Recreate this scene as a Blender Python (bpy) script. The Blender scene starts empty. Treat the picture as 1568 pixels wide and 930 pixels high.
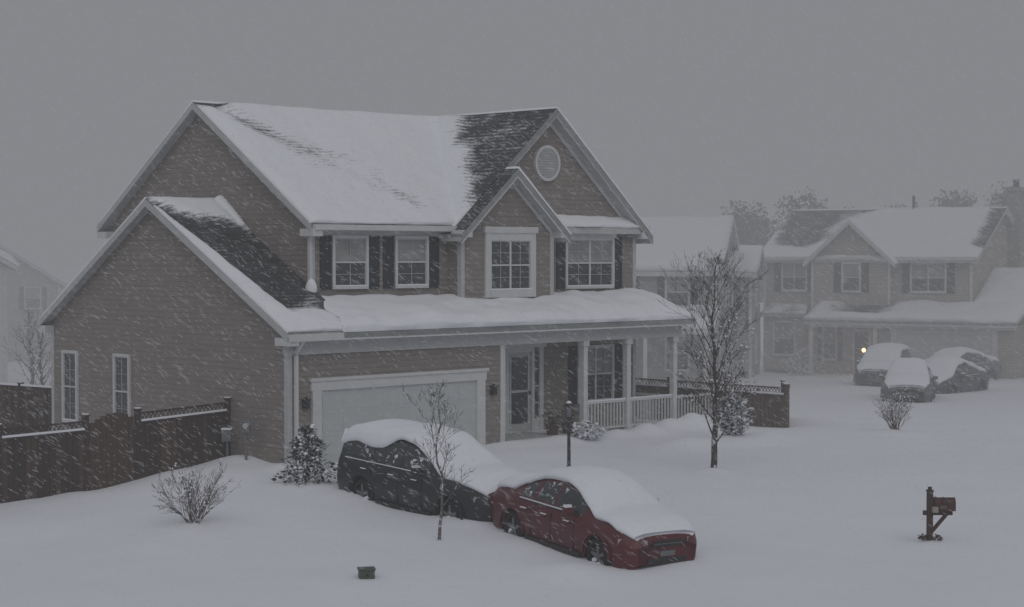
import bpy, math, random
from mathutils import Vector, noise, Matrix
random.seed(7)
R=random.random
def U(a,b): return a+(b-a)*random.random()
scene=bpy.context.scene
# ------------------------------------------------------------------ materials
def nt(name):
    m=bpy.data.materials.new(name); m.use_nodes=True
    t=m.node_tree; b=t.nodes['Principled BSDF']; return m,t,b
def N(t,kind,**kw):
    n=t.nodes.new(kind)
    for k,v in kw.items(): setattr(n,k,v)
    return n
def L(t,a,b): t.links.new(a,b)
def simple(name,col,rough=.7,var=.15,scale=6,bump=0.0,spec=.3,metal=0,snow=0.0):
    m,t,b=nt(name)
    b.inputs['Roughness'].default_value=rough
    b.inputs['Specular IOR Level'].default_value=spec
    b.inputs['Metallic'].default_value=metal
    tc=N(t,'ShaderNodeTexCoord'); no=N(t,'ShaderNodeTexNoise')
    no.inputs['Scale'].default_value=scale; no.inputs['Detail'].default_value=5
    L(t,tc.outputs['Object'],no.inputs['Vector'])
    mx=N(t,'ShaderNodeMix',data_type='RGBA')
    mx.inputs[6].default_value=(*[c*(1-var) for c in col],1)
    mx.inputs[7].default_value=(*[min(1,c*(1+var)) for c in col],1)
    L(t,no.outputs['Fac'],mx.inputs[0])
    out=mx.outputs[2]
    if snow>0:
        n2=N(t,'ShaderNodeTexNoise'); n2.inputs['Scale'].default_value=9; n2.inputs['Detail'].default_value=6
        L(t,tc.outputs['Object'],n2.inputs['Vector'])
        r=N(t,'ShaderNodeMapRange'); r.inputs[1].default_value=.62-snow*.3; r.inputs[2].default_value=.72-snow*.3
        L(t,n2.outputs['Fac'],r.inputs[0])
        m2=N(t,'ShaderNodeMix',data_type='RGBA'); L(t,r.outputs[0],m2.inputs[0]); L(t,out,m2.inputs[6]); m2.inputs[7].default_value=(.74,.76,.80,1); out=m2.outputs[2]
    L(t,out,b.inputs['Base Color'])
    if bump>0:
        bp=N(t,'ShaderNodeBump'); bp.inputs['Strength'].default_value=.6; bp.inputs['Distance'].default_value=bump
        L(t,no.outputs['Fac'],bp.inputs['Height']); L(t,bp.outputs[0],b.inputs['Normal'])
    return m
def siding(name,col,lap=.125):
    m,t,b=nt(name); b.inputs['Roughness'].default_value=.65; b.inputs['Specular IOR Level'].default_value=.25
    tc=N(t,'ShaderNodeTexCoord'); sp=N(t,'ShaderNodeSeparateXYZ'); L(t,tc.outputs['Object'],sp.inputs[0])
    d=N(t,'ShaderNodeMath',operation='DIVIDE'); d.inputs[1].default_value=lap; L(t,sp.outputs[2],d.inputs[0])
    f=N(t,'ShaderNodeMath',operation='FRACT'); L(t,d.outputs[0],f.inputs[0])
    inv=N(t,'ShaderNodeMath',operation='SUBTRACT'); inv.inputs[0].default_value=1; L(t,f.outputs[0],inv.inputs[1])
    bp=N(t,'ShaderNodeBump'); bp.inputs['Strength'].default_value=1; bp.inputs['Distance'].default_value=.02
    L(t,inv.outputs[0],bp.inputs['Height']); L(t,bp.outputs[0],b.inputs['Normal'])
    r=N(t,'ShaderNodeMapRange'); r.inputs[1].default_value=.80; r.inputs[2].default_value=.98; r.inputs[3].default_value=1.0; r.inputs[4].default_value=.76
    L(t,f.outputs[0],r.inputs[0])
    no=N(t,'ShaderNodeTexNoise'); no.inputs['Scale'].default_value=1.2; no.inputs['Detail'].default_value=7; no.inputs['Roughness'].default_value=.75
    mp=N(t,'ShaderNodeMapping'); mp.inputs['Scale'].default_value=(1,1,2.5); L(t,tc.outputs['Object'],mp.inputs[0]); L(t,mp.outputs[0],no.inputs['Vector'])
    mx=N(t,'ShaderNodeMix',data_type='RGBA'); mx.inputs[6].default_value=(*[c*.75 for c in col],1); mx.inputs[7].default_value=(*[c*1.28 for c in col],1)
    L(t,no.outputs['Fac'],mx.inputs[0])
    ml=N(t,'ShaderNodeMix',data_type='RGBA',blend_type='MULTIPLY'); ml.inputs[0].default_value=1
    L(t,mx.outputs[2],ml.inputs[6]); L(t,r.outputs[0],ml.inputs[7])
    n3=N(t,'ShaderNodeTexNoise'); n3.inputs['Scale'].default_value=11; n3.inputs['Detail'].default_value=4
    L(t,tc.outputs['Object'],n3.inputs['Vector'])
    r3=N(t,'ShaderNodeMapRange'); r3.inputs[1].default_value=.64; r3.inputs[2].default_value=.78; r3.inputs[4].default_value=.55; L(t,n3.outputs['Fac'],r3.inputs[0])
    m3=N(t,'ShaderNodeMix',data_type='RGBA'); L(t,r3.outputs[0],m3.inputs[0]); L(t,ml.outputs[2],m3.inputs[6]); m3.inputs[7].default_value=(.6,.6,.62,1)
    L(t,m3.outputs[2],b.inputs['Base Color'])
    return m
SNOWC=(.765,.78,.82)
def snowmat(name,bs=.02,sc=3.0):
    m,t,b=nt(name); b.inputs['Roughness'].default_value=.85; b.inputs['Specular IOR Level'].default_value=.15
    tc=N(t,'ShaderNodeTexCoord')
    no=N(t,'ShaderNodeTexNoise'); no.inputs['Scale'].default_value=sc; no.inputs['Detail'].default_value=8; no.inputs['Roughness'].default_value=.6
    L(t,tc.outputs['Object'],no.inputs['Vector'])
    bp=N(t,'ShaderNodeBump'); bp.inputs['Strength'].default_value=.5; bp.inputs['Distance'].default_value=bs
    L(t,no.outputs['Fac'],bp.inputs['Height']); L(t,bp.outputs[0],b.inputs['Normal'])
    n2=N(t,'ShaderNodeTexNoise'); n2.inputs['Scale'].default_value=.25; n2.inputs['Detail'].default_value=4
    L(t,tc.outputs['Object'],n2.inputs['Vector'])
    mx=N(t,'ShaderNodeMix',data_type='RGBA'); mx.inputs[6].default_value=(.73,.745,.795,1); mx.inputs[7].default_value=(.795,.81,.855,1)
    L(t,n2.outputs['Fac'],mx.inputs[0]); L(t,mx.outputs[2],b.inputs['Base Color'])
    return m
def roofmat(name,sh=(.055,.056,.060)):
    m,t,b=nt(name); b.inputs['Roughness'].default_value=.85; b.inputs['Specular IOR Level'].default_value=.2
    at=N(t,'ShaderNodeAttribute',attribute_name='snow'); uv=N(t,'ShaderNodeUVMap'); uv.uv_map='UVMap'
    def nz(sx,sy,sc,det):
        mp=N(t,'ShaderNodeMapping'); mp.inputs['Scale'].default_value=(sx,sy,1); L(t,uv.outputs[0],mp.inputs[0])
        n=N(t,'ShaderNodeTexNoise'); n.inputs['Scale'].default_value=sc; n.inputs['Detail'].default_value=det; n.inputs['Roughness'].default_value=.6
        L(t,mp.outputs[0],n.inputs['Vector']); return n.outputs['Fac']
    n1=nz(1.8,6.0,1.6,4); n2=nz(1,1,1.1,5); n3=nz(1,1.5,10,3)
    sp=N(t,'ShaderNodeSeparateXYZ'); L(t,uv.outputs[0],sp.inputs[0])
    d=N(t,'ShaderNodeMath',operation='DIVIDE'); d.inputs[1].default_value=.145; L(t,sp.outputs[1],d.inputs[0])
    f=N(t,'ShaderNodeMath',operation='FRACT'); L(t,d.outputs[0],f.inputs[0])
    r1=N(t,'ShaderNodeMapRange'); r1.inputs[3].default_value=.13; r1.inputs[4].default_value=-.13
    L(t,f.outputs[0],r1.inputs[0])
    def madd(a,k,c):
        s=N(t,'ShaderNodeMath',operation='MULTIPLY_ADD'); L(t,a,s.inputs[0]); s.inputs[1].default_value=k
        if isinstance(c,float): s.inputs[2].default_value=c
        else: L(t,c,s.inputs[2])
        return s.outputs[0]
    s=madd(n1,1.0,-.5-.65-.4); s=madd(n2,1.3,s); s=madd(n3,.8,s)
    s2=N(t,'ShaderNodeMath',operation='ADD'); L(t,s,s2.inputs[0]); L(t,r1.outputs[0],s2.inputs[1])
    s3=N(t,'ShaderNodeMath',operation='ADD'); L(t,s2.outputs[0],s3.inputs[0]); L(t,at.outputs['Fac'],s3.inputs[1])
    r=N(t,'ShaderNodeMapRange'); r.interpolation_type='SMOOTHSTEP'; r.inputs[1].default_value=.12; r.inputs[2].default_value=.80; L(t,s3.outputs[0],r.inputs[0])
    br=N(t,'ShaderNodeTexBrick'); br.inputs['Scale'].default_value=1; br.inputs['Brick Width'].default_value=.3; br.inputs['Row Height'].default_value=.145
    br.inputs['Mortar Size'].default_value=.008
    br.inputs['Color1'].default_value=(*[c*.8 for c in sh],1); br.inputs['Color2'].default_value=(*[c*1.35 for c in sh],1); br.inputs['Mortar'].default_value=(*[c*.45 for c in sh],1)
    L(t,uv.outputs[0],br.inputs['Vector'])
    mx=N(t,'ShaderNodeMix',data_type='RGBA'); L(t,r.outputs[0],mx.inputs[0]); L(t,br.outputs[0],mx.inputs[6]); mx.inputs[7].default_value=(*SNOWC,1)
    L(t,mx.outputs[2],b.inputs['Base Color'])
    bp=N(t,'ShaderNodeBump'); bp.inputs['Strength'].default_value=.35; bp.inputs['Distance'].default_value=.02
    L(t,r.outputs[0],bp.inputs['Height']); L(t,bp.outputs[0],b.inputs['Normal'])
    return m
def glassmat(name,col,rough=.12):
    m,t,b=nt(name); b.inputs['Roughness'].default_value=rough; b.inputs['Specular IOR Level'].default_value=.5
    tc=N(t,'ShaderNodeTexCoord'); no=N(t,'ShaderNodeTexNoise'); no.inputs['Scale'].default_value=2.2; no.inputs['Detail'].default_value=3
    L(t,tc.outputs['Object'],no.inputs['Vector'])
    mx=N(t,'ShaderNodeMix',data_type='RGBA'); mx.inputs[6].default_value=(*[c*.5 for c in col],1); mx.inputs[7].default_value=(*[c*1.6 for c in col],1)
    L(t,no.outputs['Fac'],mx.inputs[0]); L(t,mx.outputs[2],b.inputs['Base Color'])
    return m
M={}
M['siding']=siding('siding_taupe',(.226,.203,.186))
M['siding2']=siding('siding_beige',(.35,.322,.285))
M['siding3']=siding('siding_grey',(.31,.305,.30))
M['trim']=simple('painted_trim',(.55,.56,.565),.55,.10,4)
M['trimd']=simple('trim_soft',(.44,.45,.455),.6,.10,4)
M['munt']=simple('window_muntin',(.40,.41,.415),.6,.10,4)
M['door']=simple('garage_door_paint',(.455,.485,.485),.5,.05,3)
M['shutter']=simple('shutter_paint',(.030,.036,.047),.55,.2,8)
M['glass']=glassmat('window_glass',(.05,.054,.058))
M['blind']=glassmat('window_blind',(.235,.24,.235),.3)
M['dark']=simple('dark_metal',(.028,.028,.03),.5,.2,10)
M['wood']=simple('fence_wood',(.054,.042,.038),.85,.35,7,.004)
M['wood2']=simple('gate_wood',(.082,.058,.047),.85,.3,7,.004)
M['woodl']=simple('fence_wood_weathered',(.13,.108,.092),.85,.3,7,.004)
M['mailwood']=simple('mailbox_wood',(.060,.036,.032),.8,.3,9,.003)
M['mailred']=simple('mailbox_paint',(.065,.032,.029),.55,.2,9)
M['snow']=snowmat('snow')
M['gsnow']=snowmat('ground_snow',.04,1.3)
M['roof']=roofmat('shingle_roof_snow')
M['bark']=simple('bark',(.06,.05,.047),.9,.3,12,.004,snow=.18)
M['bark2']=simple('bark_grey',(.12,.105,.10),.9,.3,12,.004,snow=.30)
M['barkb']=simple('shrub_twigs',(.12,.09,.082),.9,.3,12,snow=.25)
M['leaf']=simple('dry_leaves',(.065,.045,.038),.8,.4,14)
M['green']=simple('evergreen_foliage',(.028,.038,.032),.8,.4,14)
M['ugreen']=simple('utility_green',(.075,.085,.07),.6,.2,9)
M['red']=simple('car_paint_red',(.088,.010,.016),.40,.12,3,spec=.45)
M['black']=simple('car_paint_black',(.014,.018,.021),.35,.2,3,spec=.45)
M['silver']=simple('car_paint_silver',(.12,.125,.14),.4,.1,5,spec=.5)
M['blue']=simple('car_paint_blue',(.06,.065,.08),.4,.1,5,spec=.5)
M['tyre']=simple('tyre_rubber',(.02,.02,.02),.85,.2,9)
M['rim']=simple('alloy_rim',(.16,.165,.17),.4,.1,9,metal=.3)
M['cglass']=simple('car_glass',(.03,.034,.037),.12,.4,3,spec=.5,snow=.10)
M['lamp']=simple('headlight_lens',(.33,.34,.35),.15,.1,20,spec=.6)
M['meter']=simple('meter_grey',(.14,.15,.16),.5,.1,9)
M['stone']=simple('brick_chimney',(.28,.265,.25),.8,.15,9,.01)
M['ftree']=simple('distant_tree',(.04,.042,.042),.9,.3,1)
# ------------------------------------------------------------------ builders
def empty(name,loc=(0,0,0),rz=0):
    e=bpy.data.objects.new(name,None); e.empty_display_size=.3
    scene.collection.objects.link(e); e.location=loc; e.rotation_euler=(0,0,rz); return e
class MB:
    def __init__(s): s.v=[];s.f=[];s.m=[];s.mats=[]
    def mi(s,k):
        if k not in s.mats: s.mats.append(k)
        return s.mats.index(k)
    def poly(s,pts,k):
        b=len(s.v); s.v+= [tuple(p) for p in pts]; s.f.append(tuple(range(b,b+len(pts)))); s.m.append(s.mi(k))
    def hexa(s,p,k):
        b=len(s.v); s.v+=[tuple(q) for q in p]; i=s.mi(k)
        for f in ((0,3,2,1),(4,5,6,7),(0,1,5,4),(1,2,6,5),(2,3,7,6),(3,0,4,7)):
            s.f.append(tuple(b+j for j in f)); s.m.append(i)
    def box(s,x0,x1,y0,y1,z0,z1,k):
        s.hexa([(x0,y0,z0),(x1,y0,z0),(x1,y1,z0),(x0,y1,z0),(x0,y0,z1),(x1,y0,z1),(x1,y1,z1),(x0,y1,z1)],k)
    def fbox(s,o,ax,nv,a0,a1,n0,n1,z0,z1,k):
        o=Vector(o);ax=Vector(ax);nv=Vector(nv);zz=Vector((0,0,1))
        P=[]
        for z in (z0,z1):
            for a,n in ((a0,n0),(a1,n0),(a1,n1),(a0,n1)): P.append(o+ax*a+nv*n+zz*z)
        s.hexa(P,k)
    def beam(s,p,q,w,h,k):
        p=Vector(p);q=Vector(q);d=(q-p).normalized(); up=Vector((0,0,1))
        if abs(d.z)>.95: up=Vector((0,1,0))
        a=d.cross(up).normalized()*w/2; b=a.cross(d).normalized()*h/2
        s.hexa([p-a-b,p+a-b,p+a+b,p-a+b,q-a-b,q+a-b,q+a+b,q-a+b],k)
    def tube(s,pts,rad,k,n=5):
        b=len(s.v); i=s.mi(k); m=len(pts)
        for j,p in enumerate(pts):
            p=Vector(p); d=(Vector(pts[min(j+1,m-1)])-Vector(pts[max(j-1,0)])).normalized()
            a=d.orthogonal().normalized(); c=d.cross(a)
            for q in range(n):
                t=2*math.pi*q/n; s.v.append(tuple(p+(a*math.cos(t)+c*math.sin(t))*rad[j]))
        for j in range(m-1):
            for q in range(n):
                s.f.append((b+j*n+q,b+j*n+(q+1)%n,b+(j+1)*n+(q+1)%n,b+(j+1)*n+q)); s.m.append(i)
        s.f.append(tuple(b+(m-1)*n+q for q in range(n))); s.m.append(i)
        s.f.append(tuple(b+q for q in reversed(range(n)))); s.m.append(i)
    def blob(s,c,r,k,nu=8,nv=6,sq=1,jit=.15):
        b=len(s.v); i=s.mi(k); c=Vector(c)
        for a in range(nv+1):
            th=math.pi*a/nv
            for q in range(nu):
                ph=2*math.pi*q/nu; rr=r*(1+U(-jit,jit))
                s.v.append((c.x+rr*math.sin(th)*math.cos(ph),c.y+rr*math.sin(th)*math.sin(ph),c.z+rr*sq*math.cos(th)))
        for a in range(nv):
            for q in range(nu):
                s.f.append((b+a*nu+q,b+(a+1)*nu+q,b+(a+1)*nu+(q+1)%nu,b+a*nu+(q+1)%nu)); s.m.append(i)
    def build(s,name,parent=None,smooth=False,bevel=0,sub=0):
        me=bpy.data.meshes.new(name); me.from_pydata(s.v,[],s.f)
        for k in s.mats: me.materials.append(M[k])
        me.polygons.foreach_set('material_index',s.m)
        if smooth: me.polygons.foreach_set('use_smooth',[True]*len(s.f))
        me.update(); o=bpy.data.objects.new(name,me); scene.collection.objects.link(o)
        if parent: o.parent=parent
        if bevel:
            md=o.modifiers.new('b','BEVEL'); md.width=bevel; md.segments=2; md.limit_method='ANGLE'
        if sub:
            md=o.modifiers.new('s','SUBSURF'); md.levels=sub; md.render_levels=sub
        return o
def sm(a,b,x):
    t=max(0,min(1,(x-a)/(b-a))); return t*t*(3-2*t)
def roof_patch(name,parent,P00,P10,P11,P01,nu,nv,mf,thick,seed=0,mat='roof'):
    P=[Vector(p) for p in (P00,P10,P11,P01)]
    n=(P[1]-P[0]).cross(P[3]-P[0]).normalized()
    if n.z<0:n=-n
    dn=(P[0]-P[3]).normalized()
    us=[0]+[i/nu for i in range(nu+1)]+[1]; vs=[0]+[i/nv for i in range(nv+1)]+[1]
    LU=(P[1]-P[0]).length; LV=(P[3]-P[0]).length
    V=[];A=[];UVs=[];F=[]
    for j,v in enumerate(vs):
        for i,u in enumerate(us):
            p=P[0]*(1-u)*(1-v)+P[1]*u*(1-v)+P[2]*u*v+P[3]*(1-u)*v
            m=mf(u,v)
            edge=(i==0 or j==0 or i==len(us)-1 or j==len(vs)-1)
            h=0 if edge else thick*sm(.15,.85,m)*(1+.5*noise.noise(Vector((p.x*.6+seed,p.y*.6,p.z*.6)))+.25*noise.noise(Vector((p.x*2+seed,p.y*2,p.z*2))))*(.5+.5*sm(0,.35,min(u*LU,(1-u)*LU,v*LV+.05,(1-v)*LV+.1)))
            q=p+n*(h+.004)
            if j in (1,2) and not edge and m>.5:
                w=(noise.noise(Vector((p.x*1.1+seed,p.y*1.1,3)))+.5*noise.noise(Vector((p.x*3+seed,p.y*3,3))))
                q+=dn*(.05+.10*w)*min(1,thick/.15)
            V.append(q); A.append(m); UVs.append((u*LU+seed*3.3,v*LV))
    W=len(us)
    for j in range(len(vs)-1):
        for i in range(W-1): F.append((j*W+i,j*W+i+1,(j+1)*W+i+1,(j+1)*W+i))
    me=bpy.data.meshes.new(name); me.from_pydata([tuple(v) for v in V],[],F); me.materials.append(M[mat])
    me.polygons.foreach_set('use_smooth',[True]*len(F))
    at=me.attributes.new('snow','FLOAT','POINT'); at.data.foreach_set('value',A)
    uv=me.uv_layers.new(name='UVMap')
    for l in me.loops: uv.data[l.index].uv=UVs[l.vertex_index]
    o=bpy.data.objects.new(name,me); scene.collection.objects.link(o); o.parent=parent
    return o
def slab(mb,P,th,k,drop=.012):
    P=[Vector(p) for p in P]; d=Vector((0,0,1))
    mb.hexa([p-d*(th+drop) for p in P]+[p-d*drop for p in P],k)
def window(mb,o,ax,nv,a0,a1,z0,z1,cols=2,blind=True,tw=.07,head=0,shut=0,rows=2):
    f=lambda *a: mb.fbox(o,ax,nv,*a)
    f(a0-tw,a0,0,.06,z0-tw,z1+tw,'trim'); f(a1,a1+tw,0,.06,z0-tw,z1+tw,'trim')
    f(a0,a1,0,.058,z1,z1+tw,'trim'); f(a0-.02,a1+.02,0,.075,z0-tw,z0,'trim')
    f(a0-.02,a1+.02,.03,.08,z0,z0+.03,'snow')
    if head: f(a0-tw-.05,a1+tw+.05,0,.09,z1+tw,z1+tw+head,'trim')
    zm=(z0+z1)/2
    f(a0,a1,0,.012,z0,zm,'glass'); f(a0,a1,0,.014,zm,z1,'blind' if blind else 'glass')
    f(a0,a1,.014,.045,zm-.02,zm+.02,'trim')
    f(a0,a0+.03,.014,.04,z0,z1,'munt'); f(a1-.03,a1,.014,.04,z0,z1,'munt')
    f(a0+.03,a1-.03,.014,.038,z0,z0+.03,'munt'); f(a0+.03,a1-.03,.014,.038,z1-.03,z1,'munt')
    for c in range(1,cols):
        a=a0+(a1-a0)*c/cols; wd=.03 if (cols==4 and c==2) else .007
        f(a-wd,a+wd,.014,.034,z0+.03,z1-.03,'trim' if wd>.01 else 'munt')
    for za,zb in ((z0,zm),(zm,z1)):
        for r in range(1,rows):
            z=za+(zb-za)*r/rows; f(a0+.03,a1-.03,.014,.030,z-.006,z+.006,'munt')
    if shut:
        for s0 in (a0-tw-.03-shut,a1+tw+.03):
            f(s0,s0+shut,0,.03,z0-tw,z1+tw,'shutter')
            f(s0,s0+.045,.03,.045,z0-tw,z1+tw,'shutter'); f(s0+shut-.045,s0+shut,.03,.045,z0-tw,z1+tw,'shutter')
            z=z0-tw+.05
            while z<z1+tw-.06:
                f(s0+.05,s0+shut-.05,.03,.041,z,z+.03,'shutter'); z+=.06
# ------------------------------------------------------------------ ground
def g0(x,y):
    z=0
    if y<40: z-=.05*min(12,40-y)
    if y<28: z-=.02*min(10,28-y)
    z-=.38*sm(-6.2,-9.6,x)
    if y>50: z-=.023*min(88,y-50)
    return z
mounds=[]
a45=math.radians(44.5)
HC=Vector((-5.05,41.6,0)); ET=Vector((.713,.701,0)); EU=Vector((-.701,.713,0))
def H2W(t,u,z=0): return HC+ET*t+EU*u+Vector((0,0,z))
for t,u,h,r in ((7.3,-.6,.10,.5),(8.2,-.7,.16,.5),(9.3,-.6,.26,.45),(10.4,-.55,.20,.4),(11.4,-.7,.30,.45),(12.4,-.6,.30,.45),(13.3,-.7,.40,.5),(14.2,-.4,.3,.6),(0,-.3,.14,.5),(-.3,1.5,.15,.6),(-.3,3,.12,.8),(6.5,-.4,.12,.5)):
    p=H2W(t,u); mounds.append((p.x,p.y,h,r))
for x,y,h,r in ((1.0,30.7,.10,.6),(2.7,31.9,.16,.8),(.0,32.6,.06,.6),(-.7,34.9,.10,.7),(-3.3,37.4,.10,.7),(-4.3,38.4,.10,.6),(7.46,32.7,.10,.4),(4.44,40.7,.12,.4),(-5.9,34.3,.1,.6),(10.1,48.6,.15,.7),(-7.5,41.2,.08,.8),(-9.3,39.4,.06,.8),(5.6,46.6,.25,.7),(6.5,47.5,.2,.9),(4.4,46.3,.2,.7)):
    mounds.append((x,y,h,r))
def g(x,y):
    z=g0(x,y)
    z+=.08*noise.noise(Vector((x*.13,y*.13,1)))+.06*noise.noise(Vector((x*.42+9,y*.26,4)))+.028*noise.noise(Vector((x*1.1+y*.5,y*.7,7)))+.008*noise.noise(Vector((x*3.2,y*2.5,2)))
    for mx,my,h,r in mounds:
        d=((x-mx)**2+(y-my)**2)/(r*r)
        if d<9: z+=h*math.exp(-d)
    return z
def axis(lo,a,b,hi,st):
    out=[];v=a
    while v<=b: out.append(v); v+=st
    s=st; v=out[-1]
    while v<hi: s*=1.13; v+=s; out.append(v)
    s=st; v=out[0]; pre=[]
    while v>lo: s*=1.13; v-=s; pre.append(v)
    return pre[::-1]+out
xs=axis(-500,-12,14,500,.17); ys=axis(-60,25,54,900,.17)
V=[(x,y,g(x,y)) for y in ys for x in xs]; W=len(xs)
F=[(j*W+i,j*W+i+1,(j+1)*W+i+1,(j+1)*W+i) for j in range(len(ys)-1) for i in range(W-1)]
me=bpy.data.meshes.new('snowy_ground'); me.from_pydata(V,[],F); me.materials.append(M['gsnow']); me.polygons.foreach_set('use_smooth',[True]*len(F))
gr=bpy.data.objects.new('snowy_ground',me); scene.collection.objects.link(gr)
# ------------------------------------------------------------------ main house
H=empty('two_storey_house',HC,a45)
X=(1,0,0);Y=(0,1,0);NX=(-1,0,0);NY=(0,-1,0)
T0,T1=1.85,13.4; U0,U1,UM=1.5,10.1,5.95
ms=3.12/4.75; zE=5.50; zR=8.62; UB=10.42; zEB=5.55
gs=.5536; gzE=3.02; gzR=6.12; GU=5.3; GW=10.12; GB=10.36; gzB=3.02
mb=MB()
def gz(u): return (gzR-gs*(GU-u) if u<GU else gzR-(gzR-gzB)/(GB-GU)*(u-GU))-.03
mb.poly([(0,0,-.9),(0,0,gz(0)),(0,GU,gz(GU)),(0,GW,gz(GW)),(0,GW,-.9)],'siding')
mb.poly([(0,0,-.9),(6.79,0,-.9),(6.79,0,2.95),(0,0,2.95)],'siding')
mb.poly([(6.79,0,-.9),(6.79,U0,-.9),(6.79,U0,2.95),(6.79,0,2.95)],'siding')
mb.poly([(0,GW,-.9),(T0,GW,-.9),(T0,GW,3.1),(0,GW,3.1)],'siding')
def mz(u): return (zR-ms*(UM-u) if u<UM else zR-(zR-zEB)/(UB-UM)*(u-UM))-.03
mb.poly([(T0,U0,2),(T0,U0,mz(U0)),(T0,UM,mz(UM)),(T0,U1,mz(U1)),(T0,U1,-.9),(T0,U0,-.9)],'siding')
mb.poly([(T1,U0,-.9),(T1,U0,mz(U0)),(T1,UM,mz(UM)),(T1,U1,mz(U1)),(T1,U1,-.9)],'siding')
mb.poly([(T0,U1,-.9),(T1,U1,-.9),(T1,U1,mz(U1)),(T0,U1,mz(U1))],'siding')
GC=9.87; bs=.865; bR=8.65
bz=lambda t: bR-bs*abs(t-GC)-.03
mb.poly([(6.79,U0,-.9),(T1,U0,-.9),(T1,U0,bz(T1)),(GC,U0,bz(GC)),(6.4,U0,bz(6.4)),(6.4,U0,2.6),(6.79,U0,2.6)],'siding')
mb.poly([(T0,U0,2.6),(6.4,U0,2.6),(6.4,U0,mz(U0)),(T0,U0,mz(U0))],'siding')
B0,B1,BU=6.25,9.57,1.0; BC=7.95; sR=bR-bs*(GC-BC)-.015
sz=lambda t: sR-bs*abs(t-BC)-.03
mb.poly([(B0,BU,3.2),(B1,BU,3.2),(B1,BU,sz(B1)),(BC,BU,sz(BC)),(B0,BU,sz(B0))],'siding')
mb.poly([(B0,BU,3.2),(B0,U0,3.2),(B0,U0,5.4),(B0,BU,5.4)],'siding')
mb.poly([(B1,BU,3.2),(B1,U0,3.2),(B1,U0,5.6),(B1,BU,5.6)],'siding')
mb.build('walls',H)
mb=MB()
def cb(t,u,z0,z1,w=.11):
    mb.box(t-.02,t+w,u-.025,u+w,z0,z1,'trimd')
cb(0,0,-.7,2.5); cb(T0,U0,3.4,5.45); cb(B0,BU,3.4,5.40)
mb.box(B1-.11,B1+.02,BU-.025,BU+.1,3.4,5.5,'trimd'); mb.box(T1-.11,T1+.02,U0-.025,U0+.1,3.4,5.45,'trimd'); mb.box(T1-.10,T1+.02,U0-.024,U0+.1,-.5,2.6,'trimd')
mb.box(6.66,6.82,-.025,.12,-.5,2.5,'trim')
mb.box(-.02,.09,GW-.1,GW+.02,-.9,2.9,'trimd'); 
mb.box(-.03,13.62,-.06,.14,2.50,2.86,'trimd')
mb.box(-.25,13.75,-.42,-.30,2.82,2.98,'trim')
mb.box(-.20,13.70,-.30,-.061,2.83,2.86,'trimd')
mb.box(6.85,13.6,.14,U0,2.60,2.66,'trimd')
mb.box(T0-.2,6.3,1.06,1.18,zE-.15,zE-.02,'trim')
mb.box(T0-.2,6.3,1.18,U0-.003,zE-.16,zE-.13,'trimd')
mb.box(T0+.12,B0-.05,U0-.03,U0-.003,5.2,5.34,'trimd')
mb.box(.12,.20,-.14,-.07,-.5,2.5,'trim'); mb.box(T0-.12,T0-.04,U0-.12,U0-.04,3.9,5.35,'trim')
mb.beam((.16,-.36,2.84),(.16,-.1,2.55),.08,.08,'trim'); mb.beam((T0-.08,1.1,5.38),(T0-.08,U0-.08,5.2),.08,.08,'trim')
def rake(t,ul,zl,um,zm,ur,zr,k='trim',th=.2):
    for (ua,za,ub,zb) in ((ul,zl,um,zm),(ur,zr,um,zm)):
        mb.hexa([(t,ua,za-th),(t+.03,ua,za-th),(t+.03,ub,zb-th),(t,ub,zb-th),(t,ua,za),(t+.03,ua,za),(t+.03,ub,zb),(t,ub,zb)],k)
rake(-.27,-.33,gzE-.02,GU,gzR-.01,GB+.03,gzB-.02,'trimd',.17)
rake(T0-.27,1.17,zE-.02,UM,zR-.01,UB+.03,zEB-.02,'trimd',.17)
rake(T1+.27,1.17,zE-.02,UM,zR-.01,UB+.03,zEB-.02,'trimd',.17)
def rakef(u,tl,zl,tm,zm,tr,zr,th=.22):
    for (ta,za,tb,zb) in ((tl,zl,tm,zm),(tr,zr,tm,zm)):
        mb.hexa([(ta,u,za-th),(tb,u,zb-th),(tb,u+.03,zb-th),(ta,u+.03,za-th),(ta,u,za),(tb,u,zb),(tb,u+.03,zb),(ta,u+.03,za)],'trim')
bE=bR-bs*3.82
rakef(U0-.36,GC-3.82,bE-.02,GC,bR-.01,GC+3.9,bR-bs*3.9-.02)
sE=sR-bs*1.95
rakef(BU-.34,BC-1.95,sE-.02,BC,sR-.01,BC+1.95,sE-.02)
rakef(U0-.035,GC-3.4,bR-bs*3.4-.22,GC,bR-.22,GC+3.5,bR-bs*3.5-.22,.14)
rakef(BU-.035,BC-1.6,sR-bs*1.6-.22,BC,sR-.22,BC+1.6,sR-bs*1.6-.22,.12)
for (a,b,c,d,z) in ((T0-.25,T0+.05,1.1,1.6,5.2),(T0-.25,T0+.03,UB-.4,UB+.04,5.2),(-.25,.03,-.38,.15,2.72),(-.25,.03,GB-.3,GB+.04,2.72),(T1-.1,T1+.3,1.14,1.62,5.2),(BC-1.95,BC-1.6,BU-.33,BU+.1,5.2),(BC+1.62,BC+1.95,BU-.33,BU+.1,5.2)):
    mb.box(a,b,c,d,z,z+.18,'trim')
c=(GC-.05,U0-.02,7.2); n=28
ring=[(c[0]+.46*math.cos(2*math.pi*i/n),U0-.05,c[2]+.46*math.sin(2*math.pi*i/n)) for i in range(n)]
mb.poly(ring,'trimd')
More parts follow.
